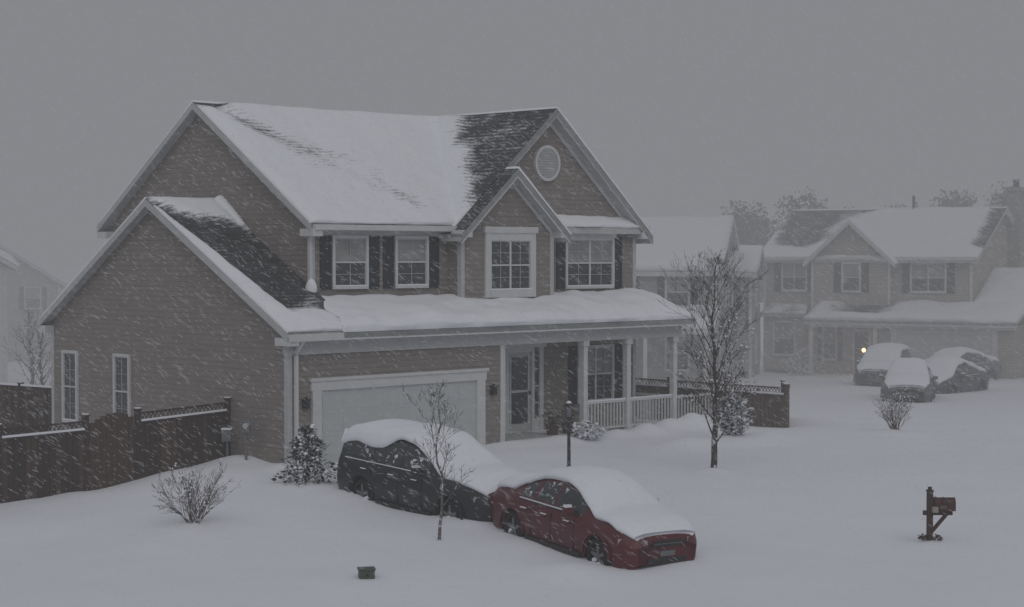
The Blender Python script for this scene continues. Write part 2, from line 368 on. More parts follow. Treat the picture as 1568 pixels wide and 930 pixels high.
for i in range(n):
    a,b=i*2*math.pi/n,(i+1)*2*math.pi/n
    q=lambda r,t,u:(c[0]+r*math.cos(t),u,c[2]+r*math.sin(t))
    mb.hexa([q(.40,a,U0-.09),q(.48,a,U0-.09),q(.48,b,U0-.09),q(.40,b,U0-.09),q(.40,a,U0),q(.48,a,U0),q(.48,b,U0),q(.40,b,U0)],'trim')
for i in range(-5,6):
    z=c[2]+i*.07; w=math.sqrt(max(0,.38**2-(i*.07)**2)); mb.box(c[0]-w,c[0]+w,U0-.075,U0-.052,z-.015,z+.015,'trimd')
mb.build('trim',H)
mb=MB()
o=(0,U0,0)
window(mb,o,X,NY,2.55,3.53,4.0,5.16,2,True,shut=.33); window(mb,o,X,NY,4.53,5.50,4.0,5.16,2,True,shut=.33)
window(mb,(0,BU,0),X,NY,7.27,8.69,3.86,5.12,4,False,tw=.2,head=.16,rows=2)
window(mb,o,X,NY,10.62,12.42,3.9,5.16,4,True,head=.16,shut=.30)
window(mb,o,X,NY,11.1,12.42,.75,2.2,4,True,head=.0,shut=.30)
o=(0,0,0)
for a,b in ((6.45,7.05),(8.90,9.50)): window(mb,o,Y,NX,a,b,.45,2.2,2,False,tw=.07,rows=2)
mb.build('windows',H)
mb=MB()
f=lambda *a: mb.fbox((0,0,0),X,NY,*a)
f(.67,.93,0,.06,-.6,1.66,'trim'); f(5.82,6.10,0,.06,-.6,1.66,'trim'); f(.63,6.14,0,.065,1.66,1.88,'trim'); f(.58,6.19,0,.10,1.88,1.95,'trim')
f(.93,5.82,0,.012,-.6,1.66,'door')
for r in range(4):
    z0=-.42+r*.52
    f(.93,5.82,.0121,.0125,z0-.026,z0-.018,'munt')
    for cidx in range(8):
        a=.99+cidx*.605
        f(a,a+.52,.012,.020,z0+.07,z0+.40,'door')
f(.95,5.80,.012,.03,-.62,-.05,'snow')
mb.build('garage_door',H)
mb=MB()
mb.box(6.83,13.5,-.08,U0-.01,-.5,.06,'trimd'); mb.box(6.83,13.55,-.12,-.08,-.05,.09,'trim')
for t in (9.77,11.47,13.38):
    mb.box(t-.075,t+.075,-.02,.13,.06,2.5,'trim'); mb.box(t-.11,t+.11,-.055,.165,.06,.22,'trim'); mb.box(t-.11,t+.11,-.055,.165,2.36,2.499,'trim')
for a,b in ((9.85,11.39),(11.55,13.3)):
    mb.box(a,b,.03,.08,.82,.88,'trim'); mb.box(a,b,.02,.09,.88,.915,'snow'); mb.box(a,b,.035,.075,.14,.19,'trim')
    x=a+.08
    while x<b-.04: mb.box(x,x+.035,.038,.072,.19,.82,'trim'); x+=.125
mb.box(13.36,13.40,.15,1.45,.82,.88,'trim'); mb.box(13.36,13.40,.15,1.45,.14,.19,'trim')
y=.2
while y<1.45: mb.box(13.365,13.395,y,y+.035,.19,.82,'trim'); y+=.125
x=13.46
mb.box(13.46,15.0,.03,.08,.80,.86,'trim')
while x<15: mb.box(x,x+.035,.038,.072,.0,.80,'trim'); x+=.13
mb.box(15.0,15.12,.0,.12,-.3,.95,'trim')
mb.build('porch',H)
mb=MB(); f=lambda *a: mb.fbox((0,U0,0),X,NY,*a)
f(8.22,8.36,0,.08,.06,2.3,'trim'); f(9.22,9.32,0,.08,.06,2.3,'trim'); f(8.36,9.22,0,.078,2.18,2.3,'trim'); f(8.18,9.75,0,.1,2.3,2.4,'trim')
f(8.36,9.22,0,.02,.06,2.18,'trimd'); f(8.48,9.10,.02,.035,.30,2.05,'glass'); f(8.48,9.10,.035,.05,1.12,1.18,'trimd')
f(8.44,8.48,.02,.05,.26,2.09,'trim'); f(9.10,9.14,.02,.05,.26,2.09,'trim')
f(9.32,9.52,0,.02,.4,2.18,'glass'); f(9.52,9.66,0,.08,.06,2.3,'trim'); f(9.32,9.52,0,.06,.06,.4,'trim')
for z in (.8,1.25,1.7): f(9.32,9.52,.02,.04,z,z+.03,'trim')
f(9.12,9.16,.05,.09,1.05,1.15,'dark')
mb.build('front_door',H)
mb=MB()
for t,u in ((.45,-.02),(6.35,-.02)):
    mb.box(t-.06,t+.06,u-.14,u,1.28,1.46,'dark'); mb.box(t-.08,t+.08,u-.16,u+.0,1.46,1.49,'dark'); mb.box(t-.02,t+.02,u-.09,u-.05,1.49,1.55,'dark')
for t in (9.0,9.6):
    mb.tube([(t,.45,.06),(t,.45,.35)],[.14,.2],'wood2',10)
    for k in range(90): 
        p=Vector((t+U(-.24,.24),.45+U(-.2,.2),.38+U(0,.26))); q=[p+Vector((U(-.06,.06),U(-.06,.06),U(-.05,.05))) for _ in range(3)]; mb.poly(q,'leaf')
mb.build('porch_fittings',H)
# roofs
def mmask(u,v):
    t=T0-.25+u*(T1+.5-T0); 
    ax,av,bx,bv=2.0,.98,5.3,.22
    dx,dv=(bx-ax),(bv-av)*5.7; px,pv=(t-ax),(v-av)*5.7
    k=max(0,min(1.1,(px*dx+pv*dv)/(dx*dx+dv*dv))); d=math.hypot(px-k*dx,pv-k*dv)
    n=noise.noise(Vector((t*.8,v*6,3)))
    m=1.2-(.78-.38*k+.25*n)*math.exp(-(d/(.50+.45*k))**2)
    m-=(.50+.4*n)*sm(.94,1,v)*(1-sm(3,5,t)*.5)
    m-=.30*sm(.05,0,v)*sm(-.2,.3,n)
    return m
A=[(T0-.25,1.2,zE),(T1+.25,1.2,zE),(T1+.25,UM,zR),(T0-.25,UM,zR)]
roof_patch('roof_main_slope',H,*A,120,64,mmask,.12,1)
Bk=[(T0-.25,UB,zEB),(T1+.25,UB,zEB),(T1+.25,UM,zR),(T0-.25,UM,zR)]
roof_patch('roof_back_slope',H,*Bk,40,20,lambda u,v:1,.1,2)
def gmask(u,v):
    t=-.25+u*2.08; n=noise.noise(Vector((u*3,v*4,8)))
    m=.0+.12*n
    m=max(m,1.15*sm(-.06,.14,v-(.955-.25*u)+.04*n))
    sw=-.02+.62*(1-v)**1.2
    m=max(m,1.1*sm(.20,-.10,t+.25-sw+.08*n)*sm(.99,.9,v))
    m=max(m,1.1*sm(.22,.06,v)*sm(2.1,1.0,t))
    m=max(m,.8*sm(.13,.02,v))
    return m
G=[(-.25,-.3,gzE),(1.83,-.3,gzE),(1.83,GU,gzR),(-.25,GU,gzR)]
roof_patch('roof_garage_slope',H,*G,44,80,gmask,.12,3)
Gb=[(-.25,GB,gzB),(1.83,GB,gzB),(1.83,GU,gzR),(-.25,GU,gzR)]
roof_patch('roof_garage_back',H,*Gb,12,20,lambda u,v:1,.1,4)
def cmask(u,v):
    uu=1.14+u*4.8; zz=bE+v*(bR-bE); uv=1.2+(zz-zE)/ms
    return .12+1.0*sm(uv-1.6,uv-.15,uu+.3*noise.noise(Vector((v*5,uu,2))))
C=[(GC-3.82,1.14,bE),(GC-3.82,UM,bE),(GC,UM,bR),(GC,1.14,bR)]
roof_patch('roof_gable_left',H,*C,60,60,cmask,.09,5)
C2=[(GC+3.9,1.14,bR-bs*3.9),(GC+3.9,UM,bR-bs*3.9),(GC,UM,bR),(GC,1.14,bR)]
roof_patch('roof_gable_right',H,*C2,30,40,lambda u,v:1,.12,6)
S1=[(BC-1.95,BU-.34,sE),(BC-1.95,U0-.02,sE),(BC,U0-.02,sR),(BC,BU-.34,sR)]
roof_patch('roof_small_gable_left',H,*S1,14,30,lambda u,v:.08,.02,7)
S2=[(BC+1.95,BU-.34,sE),(BC+1.95,U0-.02,sE),(BC,U0-.02,sR),(BC,BU-.34,sR)]
roof_patch('roof_small_gable_right',H,*S2,14,30,lambda u,v:1,.12,8)
Pp=[(1.3,-.42,2.99),(13.78,-.42,2.99),(13.7,U0-.01,3.62),(1.3,U0-.01,3.62)]
def pmask(u,v):
    t=1.3+u*12.4
    return 1.25-.35*sm(2.0,1.4,t)*sm(.5,.1,v)-.2*sm(.1,0,v)*sm(.0,.4,noise.noise(Vector((t*.5,0,1))))
roof_patch('roof_porch',H,*Pp,130,22,pmask,.24,9)
mb=MB()
for q,th in ((A,.16),(Bk,.16),(G,.13),(Gb,.13),(C2,.2),(S2,.18)): slab(mb,q,th,'trimd')
slab(mb,C,.2,'trimd'); slab(mb,S1,.18,'trimd'); slab(mb,Pp,.12,'trimd')
mb.build('roof_deck',H)
mb=MB()
mb.blob((T0-.1,U0-.15,3.95),.15,'snow',10,8,1.6); 
for i in range(9): mb.blob((T0-.02-.05*i*.3,GU-.2-i*.13,gz(GU-.2-i*.13)+.10),.20-.012*i,'snow',10,8,.9,.05)
mb.build('snow_drift',H,True,sub=1)
# ------------------------------------------------------------------ meters
def meters():
    e=empty('utility_meter',(0,0,0)); mb=MB()
    p=H2W(-.35,1.1); z=g(p.x,p.y)
    mb.box(p.x-.03,p.x+.03,p.y-.03,p.y+.03,z-.3,z+.95,'meter'); mb.box(p.x-.10,p.x+.10,p.y-.08,p.y+.06,z+.62,z+.92,'meter')
    mb.tube([(p.x,p.y-.08,z+.78),(p.x,p.y-.15,z+.78)],[.075,.06],'munt',12)
    q=H2W(-.3,1.9); z=g(q.x,q.y)
    mb.tube([(q.x,q.y,z-.2),(q.x,q.y,z+.55),(q.x+.05,q.y,z+.7)],[.03,.03,.03],'meter',8); mb.box(q.x-.12,q.x+.1,q.y-.08,q.y+.08,z+.35,z+.62,'meter'); mb.box(q.x-.13,q.x+.11,q.y-.09,q.y+.09,z+.62,z+.66,'snow')
    mb.build('meter_parts',e,bevel=.01)
meters()
# ------------------------------------------------------------------ fences
def fence(name,A,B,topz,mat,gate=None,lat=True,bh=.142):
    e=empty(name); mb=MB()
    A=Vector((*A,0));B=Vector((*B,0)); D=(B-A); Ln=D.length; d=D/Ln; nrm=Vector((-d.y,d.x,0))
    if nrm.y>0:nrm=-nrm
    def bx(a0,a1,n0,n1,z0,z1,k): mb.fbox(A,d,nrm,a0,a1,n0,n1,z0,z1,k)
    a=0.02
    while a<Ln:
        tz=topz(a+.07); ing=gate and gate[0]<=a<=gate[1]
        if ing:
            s=(a+.07-gate[0])/(gate[1]-gate[0]); z1=tz-.16+.22*math.sin(math.pi*s); bx(a,a+bh-.01,0,.02+U(0,.006),-1.0,z1,'wood2')
        else: bx(a,a+bh-.012,0,.02+U(0,.010),-1.8,tz-(.24 if lat else 0)+U(-.006,.006),mat if R()<.75 else ('wood2' if mat=='wood' else mat))
        a+=bh
    posts=[0]; 
    if gate: posts+= [gate[0]-.02,gate[1]+.05]
    p=posts[-1]+2.1
    while p<Ln: posts.append(p); p+=2.1
    posts.append(Ln)
    for p in posts:
        tz=topz(p); bx(p-.06,p+.06,-.06,.04,-1.8,tz+.06,mat); bx(p-.075,p+.075,-.075,.055,tz+.06,tz+.09,mat); bx(p-.06,p+.06,-.06,.04,tz+.09,tz+.115,'snow')
    for i in range(len(posts)-1):
        a0,a1=posts[i]+.06,posts[i+1]-.06
        if gate and abs(a0-.06-(gate[0]-.02))<.05: continue
        z0,z1=topz(a0),topz(a1)
        def rail(dz0,dz1,n0,n1,k):
            mb.hexa([A+d*a0+nrm*n0+Vector((0,0,z0+dz0)),A+d*a1+nrm*n0+Vector((0,0,z1+dz0)),A+d*a1+nrm*n1+Vector((0,0,z1+dz0)),A+d*a0+nrm*n1+Vector((0,0,z0+dz0)),
                     A+d*a0+nrm*n0+Vector((0,0,z0+dz1)),A+d*a1+nrm*n0+Vector((0,0,z1+dz1)),A+d*a1+nrm*n1+Vector((0,0,z1+dz1)),A+d*a0+nrm*n1+Vector((0,0,z0+dz1))],k)
        if lat:
            rail(-.04,0,-.02,.045,mat); rail(-.24,-.20,-.02,.05,mat); rail(-.20,-.155,-.02,.055,'snow')
            n=int((a1-a0)/.11)
            for q in range(n):
                s0=a0+q*(a1-a0)/n; s1=min(a1,s0+.13)
                zz0=z0+(z1-z0)*(s0-a0)/(a1-a0)
                mb.beam(A+d*s0+nrm*.012+Vector((0,0,zz0-.2)),A+d*s1+nrm*.012+Vector((0,0,zz0-.03)),.008,.02,mat)
                mb.beam(A+d*s1+nrm*.022+Vector((0,0,zz0-.2)),A+d*s0+nrm*.022+Vector((0,0,zz0-.03)),.008,.02,mat)
        else: rail(0,.05,-.03,.05,'snow')
        rail(-1.2,-1.12,-.05,-.002,mat)
    mb.build('boards',e)
fence('wooden_fence',(-6.62,43.0),(-13.0,36.7),lambda a:1.34-.042*a if a<3.8 else 1.22-.02*a,'wood',gate=(2.47,3.74))
fence('wooden_fence',(7.56,50.9),(2.3,56.2),lambda a:1.10,'woodl')
fence('wooden_fence',(-15.6,53.5),(-11.5,50.5),lambda a:1.05-.0*a,'wood',lat=False)
fence('wooden_fence',(7.62,51.0),(8.1,55.2),lambda a:1.04-.03*a,'woodl',lat=False)
# ------------------------------------------------------------------ cars
def lerp(P,x):
    if x<=P[0][0]: return P[0][1]
    for (a,b),(c,d) in zip(P,P[1:]):
        if x<=c: return b+(d-b)*(x-a)/(c-a)
    return P[-1][1]
def car(name,loc,hd,paint,roof,rw,w,belt,L_,wh,glassr,pillars,drape=None,ts=.13,sc=1,wr=.32,pitch=0,sink=.2,detail=True,rearlen=.2):
    e=empty(name,(loc[0],loc[1],loc[2]-sink),math.atan2(hd[1],hd[0])); e.rotation_euler=(0,pitch,math.atan2(hd[1],hd[0])); e.scale=(sc,)*3
    xs_=set([0,.05,.15,.35,L_-.02,L_-.1,L_-.25,L_-.45])
    for a in wh:
        for q in (-.42,-.39,-.3,-.16,0,.16,.3,.39,.42): xs_.add(round(a+q,3))
    for a,_ in roof: xs_.add(a)
    for a in pillars: xs_.add(a-.03); xs_.add(a+.03)
    for a in glassr: xs_.add(a)
    x=.5
    while x<L_-.4: 
        if min(abs(x-y) for y in xs_)>.12: xs_.add(x)
        x+=.2
    S=sorted(q for q in xs_ if 0<=q<=L_)
    def zb(x):
        for a in wh:
            q=abs(x-a)
            if q<.395: return max(.24,math.sqrt(max(0,.38**2-q*q))+.32)
        return .22+ (.08 if x<.1 or x>L_-.05 else 0)
    mb=MB(); rings=[]
    ob=L_/2
    for x in S:
        W_=lerp(w,x);r=lerp(roof,x);b_=min(lerp(belt,x),r-.01);q=lerp(rw,x);z0=zb(x)
        mid=max(.58,z0+.03)
        pts=[(W_*.93,z0),(W_*.985,min(z0+.1,mid-.01)),(W_*1.01,mid),(W_*1.0,(mid+b_)/2),(W_*.955,b_),(q,r-.045),(q*.82,r),(0,r+.025)]
        ring=[(x-ob,-y,z) for y,z in pts]+[(x-ob,y,z) for y,z in pts[-2::-1]]
        rings.append(ring)
    n=len(rings[0])
    for r in rings: mb.v+=r
    for i in range(len(S)-1):
        xm=(S[i]+S[i+1])/2
        for j in range(n-1):
            k=paint
            if j in (4,9) and glassr[0]<xm<glassr[1] and all(abs(xm-p)>.035 for p in pillars): k='cglass'
            mb.f.append((i*n+j,i*n+j+1,(i+1)*n+j+1,(i+1)*n+j)); mb.m.append(mb.mi(k))
    mb.f.append(tuple(range(n))); mb.m.append(mb.mi(paint)); mb.f.append(tuple((len(S)-1)*n+j for j in reversed(range(n)))); mb.m.append(mb.mi(paint))
    mb.build('body',e,True,sub=1)
    sb=MB(); rr=[]
    Sx=[x for x in S if .06<x<L_-.06]
    for x in Sx:
        W_=lerp(w,x);r=lerp(roof,x);q=lerp(rw,x)+.03;endf=min(1,(x-.03)/rearlen,(L_-.02-x)/.30)
        th=ts*(.30+.70*max(0,endf))
        th*=1+.3*noise.noise(Vector((x*1.5,loc[0],0)))
        lowz=r-.055;lowy=q
        if drape and drape[0]<x<drape[1]:
            k=min(1,(x-drape[0]+.15)/.2,(drape[1]-x)/.3)*drape[2]*(.8+.45*noise.noise(Vector((x*2.2,1,loc[0])))); lowz=lowz*(1-k)+(lerp(belt,x)+.06)*k; lowy=lowy*(1-k)+(W_*.965)*k
        def jn(s): return .045*noise.noise(Vector((x*2.5,s*3,loc[1])))+.02*noise.noise(Vector((x*7,s*3,loc[1])))
        pts=[(lowy-.02,lowz-.01+jn(7)),(lowy+.03,lowz+.035+jn(1)),(q*.98,r+th*.45+jn(2)),(q*.7,r+th*.92+jn(3)),(q*.35,r+th*1.12+jn(4)),(0,r+th*1.16+jn(5))]
        rr.append([(x-ob,-y,z) for y,z in pts]+[(x-ob,y,z+.6*jn(9)) for y,z in pts[-2::-1]])
    n=len(rr[0])
    for r in rr: sb.v+=r
    for i in range(len(Sx)-1):
        for j in range(n-1): sb.f.append((i*n+j,i*n+j+1,(i+1)*n+j+1,(i+1)*n+j)); sb.m.append(sb.mi('snow'))
    sb.f.append(tuple(range(n))); sb.m.append(0); sb.f.append(tuple((len(Sx)-1)*n+j for j in reversed(range(n)))); sb.m.append(0)
    sb.build('snow_cover',e,True,sub=1)
    d=MB()
    d.box(.25-ob,L_-.3-ob,-(lerp(w,2)-.18),lerp(w,2)-.18,.2,.75,'dark')
    for a in wh:
        for sd in (-1,1):
            Wd=lerp(w,a); y1=sd*(Wd-.03); y0=sd*(Wd-.23); nn=26
            prof=[(.0,y0),(wr-.03,y0),(wr,y0+sd*.03),(wr,y1-sd*.03),(wr-.03,y1),(.215,y1),(.205,y1-sd*.03)]
            base=len(d.v)
            for r_,y_ in prof:
                for q in range(nn): t=2*math.pi*q/nn; d.v.append((a-ob+r_*math.cos(t),y_,wr+r_*math.sin(t)))
            for p in range(len(prof)-1):
                for q in range(nn): d.f.append((base+p*nn+q,base+p*nn+(q+1)%nn,base+(p+1)*nn+(q+1)%nn,base+(p+1)*nn+q)); d.m.append(d.mi('tyre'))
            d.poly([(a-ob+.205*math.cos(2*math.pi*q/nn),y1-sd*.05,wr+.205*math.sin(2*math.pi*q/nn)) for q in range(nn)],'dark')
            for s_ in range(5):
                t=2*math.pi*s_/5+.4; c_,s__=math.cos(t),math.sin(t); px,pz=-s__*.028,c_*.028
                pp=[]
                for yy in (y1-sd*.045,y1-sd*.018):
                    for rr_,kk in ((.03,-1),(.205,-1),(.205,1),(.03,1)): pp.append((a-ob+rr_*c_+kk*px,yy,wr+rr_*s__+kk*pz))
                d.hexa(pp,'rim')
            d.tube([(a-ob,y1-sd*.045,wr),(a-ob,y1-sd*.008,wr)],[.05,.04],'rim',12)
            for q in range(5): d.blob((a-ob+U(-.2,.2),y1-sd*.02,wr-U(.02,.24)),U(.03,.07),'snow',7,5,.7)
    if detail:
        Wf=lerp(w,L_-.3); 
        zf=lerp(roof,L_-.1)
        for sd in (-1,1):
            d.hexa([(L_-.38-ob,sd*(Wf*.90),zf-.17),(L_-.05-ob,sd*(Wf*.52),zf-.19),(L_-.05-ob,sd*(Wf*.54),zf-.07),(L_-.38-ob,sd*(Wf*.90),zf-.05),
                    (L_-.30-ob,sd*(Wf*1.005),zf-.16),(L_+.005-ob,sd*(Wf*.50),zf-.19),(L_-.005-ob,sd*(Wf*.52),zf-.07),(L_-.30-ob,sd*(Wf*1.0),zf-.06)],'lamp')
        d.box(L_-.08-ob,L_+.008-ob,-.30,.30,zf-.19,zf-.09,'dark'); d.box(L_-.05-ob,L_+.014-ob,-.29,.29,zf-.148,zf-.136,'rim')
        d.box(L_-.08-ob,L_+.010-ob,-.40,.40,.31,.40,'dark'); d.box(L_-.03-ob,L_+.02-ob,-.15,.15,.43,.52,'meter')
        gx=glassr[1]-.28
        for sd in (-1,1):
            Wm=lerp(w,gx); bb=lerp(belt,gx)
            d.hexa([(gx-ob,sd*(Wm-.05),bb+.02),(gx+.10-ob,sd*(Wm-.05),bb+.03),(gx+.07-ob,sd*(Wm+.13),bb+.02),(gx-ob,sd*(Wm+.13),bb+.02),
                    (gx-ob,sd*(Wm-.05),bb+.12),(gx+.08-ob,sd*(Wm-.05),bb+.11),(gx+.05-ob,sd*(Wm+.13),bb+.13),(gx-ob,sd*(Wm+.13),bb+.14)],paint)
            d.box(gx-ob,gx+.08-ob,sd*(Wm+.05)-.07,sd*(Wm+.05)+.07,bb+.13,bb+.17,'snow')
            for p in list(pillars)+[glassr[1]-.12]:
                Wp=lerp(w,p)*1.006; d.box(p-.005-ob,p+.005-ob,sd*(Wp-.03),sd*(Wp+.002),.34,bb-.08,'dark')
                d.box(p-.30-ob,p-.14-ob,sd*(Wp-.01),sd*(Wp+.02),bb-.16,bb-.13,paint); d.box(p-.30-ob,p-.14-ob,sd*(Wp-.01),sd*(Wp+.022),bb-.129,bb-.115,'snow')
            d.box(glassr[0]-ob,glassr[1]-.1-ob,sd*(lerp(w,2.2)*.955)-.012,sd*(lerp(w,2.2)*.955)+.012,lerp(belt,2.2)-.012,lerp(belt,2.2)+.006,'dark')
            d.box(glassr[0]-ob,glassr[1]-.2-ob,sd*(lerp(w,2.2)*.955)-.005,sd*(lerp(w,2.2)*.955)+.02,lerp(belt,2.2)+.006,lerp(belt,2.2)+.022,'snow')
            d.box(1.45-ob,3.2-ob,sd*(lerp(w,2.2)-.03),sd*(lerp(w,2.2)+.008),.24,.30,'dark')
            for a in wh:
                Wd=lerp(w,a)
                for q in range(10):
                    t0=math.pi*q/10; t1=math.pi*(q+1)/10
                    d.hexa([(a-ob+.385*math.cos(t0),sd*(Wd-.02),wr+.385*math.sin(t0)),(a-ob+.385*math.cos(t1),sd*(Wd-.02),wr+.385*math.sin(t1)),(a-ob+.385*math.cos(t1),sd*(Wd+.014),wr+.385*math.sin(t1)),(a-ob+.385*math.cos(t0),sd*(Wd+.014),wr+.385*math.sin(t0)),
                            (a-ob+.43*math.cos(t0),sd*(Wd-.02),wr+.43*math.sin(t0)),(a-ob+.43*math.cos(t1),sd*(Wd-.02),wr+.43*math.sin(t1)),(a-ob+.43*math.cos(t1),sd*(Wd+.008),wr+.43*math.sin(t1)),(a-ob+.43*math.cos(t0),sd*(Wd+.008),wr+.43*math.sin(t0))],paint)
        for sd in (-1,1): d.box(-.01-ob,.1-ob,sd*.62-.12,sd*.62+.12,.62,.78,'red')
    d.build('wheels_and_fittings',e)
    return e
sed=dict(roof=[(0,.80),(.08,.95),(.25,1.03),(.8,1.07),(1.15,1.22),(1.6,1.38),(1.95,1.43),(2.4,1.43),(2.75,1.36),(3.1,1.18),(3.45,1.0),(3.9,.95),(4.25,.87),(4.45,.77),(4.53,.64)],
 rw=[(0,.5),(.15,.66),(.8,.70),(1.15,.66),(1.6,.56),(2.4,.57),(2.75,.60),(3.45,.72),(4.1,.72),(4.4,.62),(4.53,.50)],
 w=[(0,.62),(.1,.78),(.35,.85),(1,.885),(2.3,.89),(3.7,.88),(4.1,.85),(4.35,.77),(4.53,.60)],
 belt=[(0,.72),(.1,.86),(.4,.93),(1.5,.95),(3.2,.90),(3.8,.84),(4.25,.74),(4.53,.58)],L_=4.53,wh=(.98,3.68),glassr=(1.2,3.12),pillars=(1.62,2.28))
suv=dict(roof=[(0,1.0),(.05,1.2),(.12,1.44),(.28,1.55),(1.0,1.60),(2.1,1.60),(2.45,1.54),(2.85,1.34),(3.22,1.12),(3.45,1.05),(4.2,.98),(4.5,.88),(4.65,.72)],
 rw=[(0,.70),(.1,.72),(.5,.70),(1,.70),(2.4,.68),(2.8,.70),(3.3,.80),(4.2,.76),(4.5,.66),(4.65,.5)],
 w=[(0,.82),(.1,.88),(.35,.92),(1,.93),(3.7,.93),(4.2,.89),(4.5,.78),(4.65,.6)],
 belt=[(0,.92),(.1,1.0),(.4,1.03),(3.0,.98),(3.7,.93),(4.3,.82),(4.65,.64)],L_=4.65,wh=(.95,3.72),glassr=(.35,3.0),pillars=(1.25,2.15))
def place(name,cx,cy,hd,spec,paint,**k):
    return car(name,(cx,cy,g0(cx,cy)),hd,paint,**spec,**k)
place('parked_red_sedan',1.40,32.9,(.53,-.85),sed,'red',ts=.12,pitch=.05,sink=.24)
place('parked_black_suv',-1.45,36.6,(.66,-.75),suv,'black',ts=.13,drape=(.0,1.9,.55),pitch=.05,sink=.26,rearlen=.06)
place('snow_covered_car',14.1,65.6,(-.25,-.97),sed,'silver',ts=.17,sink=.2)
place('snow_covered_suv',15.3,76,(-.35,-.94),suv,'blue',ts=.17,sink=.15)
place('snow_covered_car',18.9,78.6,(-.75,-.66),sed,'silver',ts=.17,sink=.15)
place('snow_covered_car',16.6,70.5,(-.6,-.8),sed,'blue',ts=.17,sink=.3)
# ------------------------------------------------------------------ trees
def branch(mb,p,d,ln,r,lvl,mat,up,spread,segs=5,kids=5,tips=None):
    pts=[p.copy()];rad=[r]; q=p.copy(); dd=d.normalized()
    for i in range(segs):
        dd=(dd+Vector((U(-1,1),U(-1,1),U(-.5,.5)))*.13+Vector((0,0,up))).normalized()
        q=q+dd*ln/segs; pts.append(q.copy()); rad.append(max(.0032,r*(1-.85*(i+1)/segs)))
    mb.tube(pts,rad,mat,5 if r>.02 else 3)
    if tips is not None: tips.append((q.copy(),dd.copy(),lvl))
    if lvl>0:
        for k in range(kids):
            s=U(.25,.95); i=min(segs-1,int(s*segs)); b=pts[i].lerp(pts[i+1],s*segs-i)
            a=(pts[i+1]-pts[i]).normalized(); o=a.orthogonal().normalized(); o.rotate(Matrix.Rotation(U(0,6.28),3,a))
            nd=(a*1.0+o*spread).normalized()
            branch(mb,b,nd,ln*U(.35,.6)*(1.1-s*.5),max(.0036,r*.45),lvl-1,mat,up,spread,4,max(2,kids-1),tips)
def tree(name,x,y,h,r,n,z0,crown,mat,tilt=.75,lvl=2,kids=4,leaves=0,snowb=0,twig=.012,up=.07):
    e=empty(name,(x,y,g(x,y))); mb=MB(); pts=[];rad=[]; tips=[]
    for i in range(13):
        s=i/12; pts.append(Vector((.04*h*.2*math.sin(s*5)+.01*i*U(-1,1),.01*i*U(-1,1),-.2+s*(h+.2)))); rad.append(r*(1-.93*s)+.004)
    mb.tube(pts,rad,mat,8)
    for k in range(n):
        s=(z0+(1-z0)*((k+.5)/n)**.9); i=min(11,int(s*12)); b=pts[i].lerp(pts[i+1],s*12-i)
        ph=k*2.4+U(-.4,.4); q=(s-z0)/(1-z0)
        prof=crown*(math.sin(math.pi*min(1,.22+q*.78))**.7+.08)
        d=Vector((math.cos(ph),math.sin(ph),tilt*(1+q)))
        branch(mb,b,d,prof*math.hypot(1,tilt)*U(.75,1.3),max(.008,twig*(1.4-q)),lvl,mat,up,.75,5,kids,tips)
    mb.build('trunk_and_limbs',e)
    lb=MB()
    for q,d,l in tips:
        if leaves and R()<leaves and q.z<h*.55:
            for _ in range(5):
                c=q+Vector((U(-.06,.06),U(-.06,.06),U(-.08,.04))); lb.poly([c+Vector((U(-.03,.03),U(-.03,.03),U(-.035,.035))) for _ in range(3)],'leaf')
        if snowb and R()<snowb and q.z<h*.8: lb.blob(q,U(.012,.032),'snow',5,4,.8)
    if lb.v: lb.build('leaves_and_snow',e)
    return e
tree('bare_tree',4.44,40.7,4.45,.072,38,.13,1.0,'bark',tilt=1.05,lvl=2,kids=6,leaves=.45,snowb=.15,twig=.017,up=.06)
tree('young_bare_tree',-1.3,33.0,2.52,.030,18,.26,.55,'bark2',tilt=1.25,lvl=2,kids=5,snowb=.12,twig=.009)
tree('young_bare_tree',22.0,83.0,3.0,.05,14,.3,.6,'bark2',tilt=1.2,lvl=1,kids=4)
def shrub(name,x,y,h,w,n,mat,snowb=.5):
    e=empty(name,(x,y,g(x,y))); mb=MB(); tips=[]
    for k in range(n):
        ph=U(0,6.28); sp=U(.15,1)*w/2/h*1.0
        d=Vector((math.cos(ph)*sp*1.3,math.sin(ph)*sp*1.3,1))
        branch(mb,Vector((U(-.08,.08),U(-.08,.08),-.1)),d,h*U(.75,1.1),.012,2,mat,.02,.55,5,4,tips)
    for q,d,l in tips:
        if R()<snowb: mb.blob(q,U(.010,.022),'snow',5,4,1)
    mb.build('stems',e)
shrub('bare_shrub',-5.92,34.3,1.08,1.8,34,'barkb',.4)
shrub('bare_shrub',10.1,48.6,.95,1.1,24,'barkb',.45)
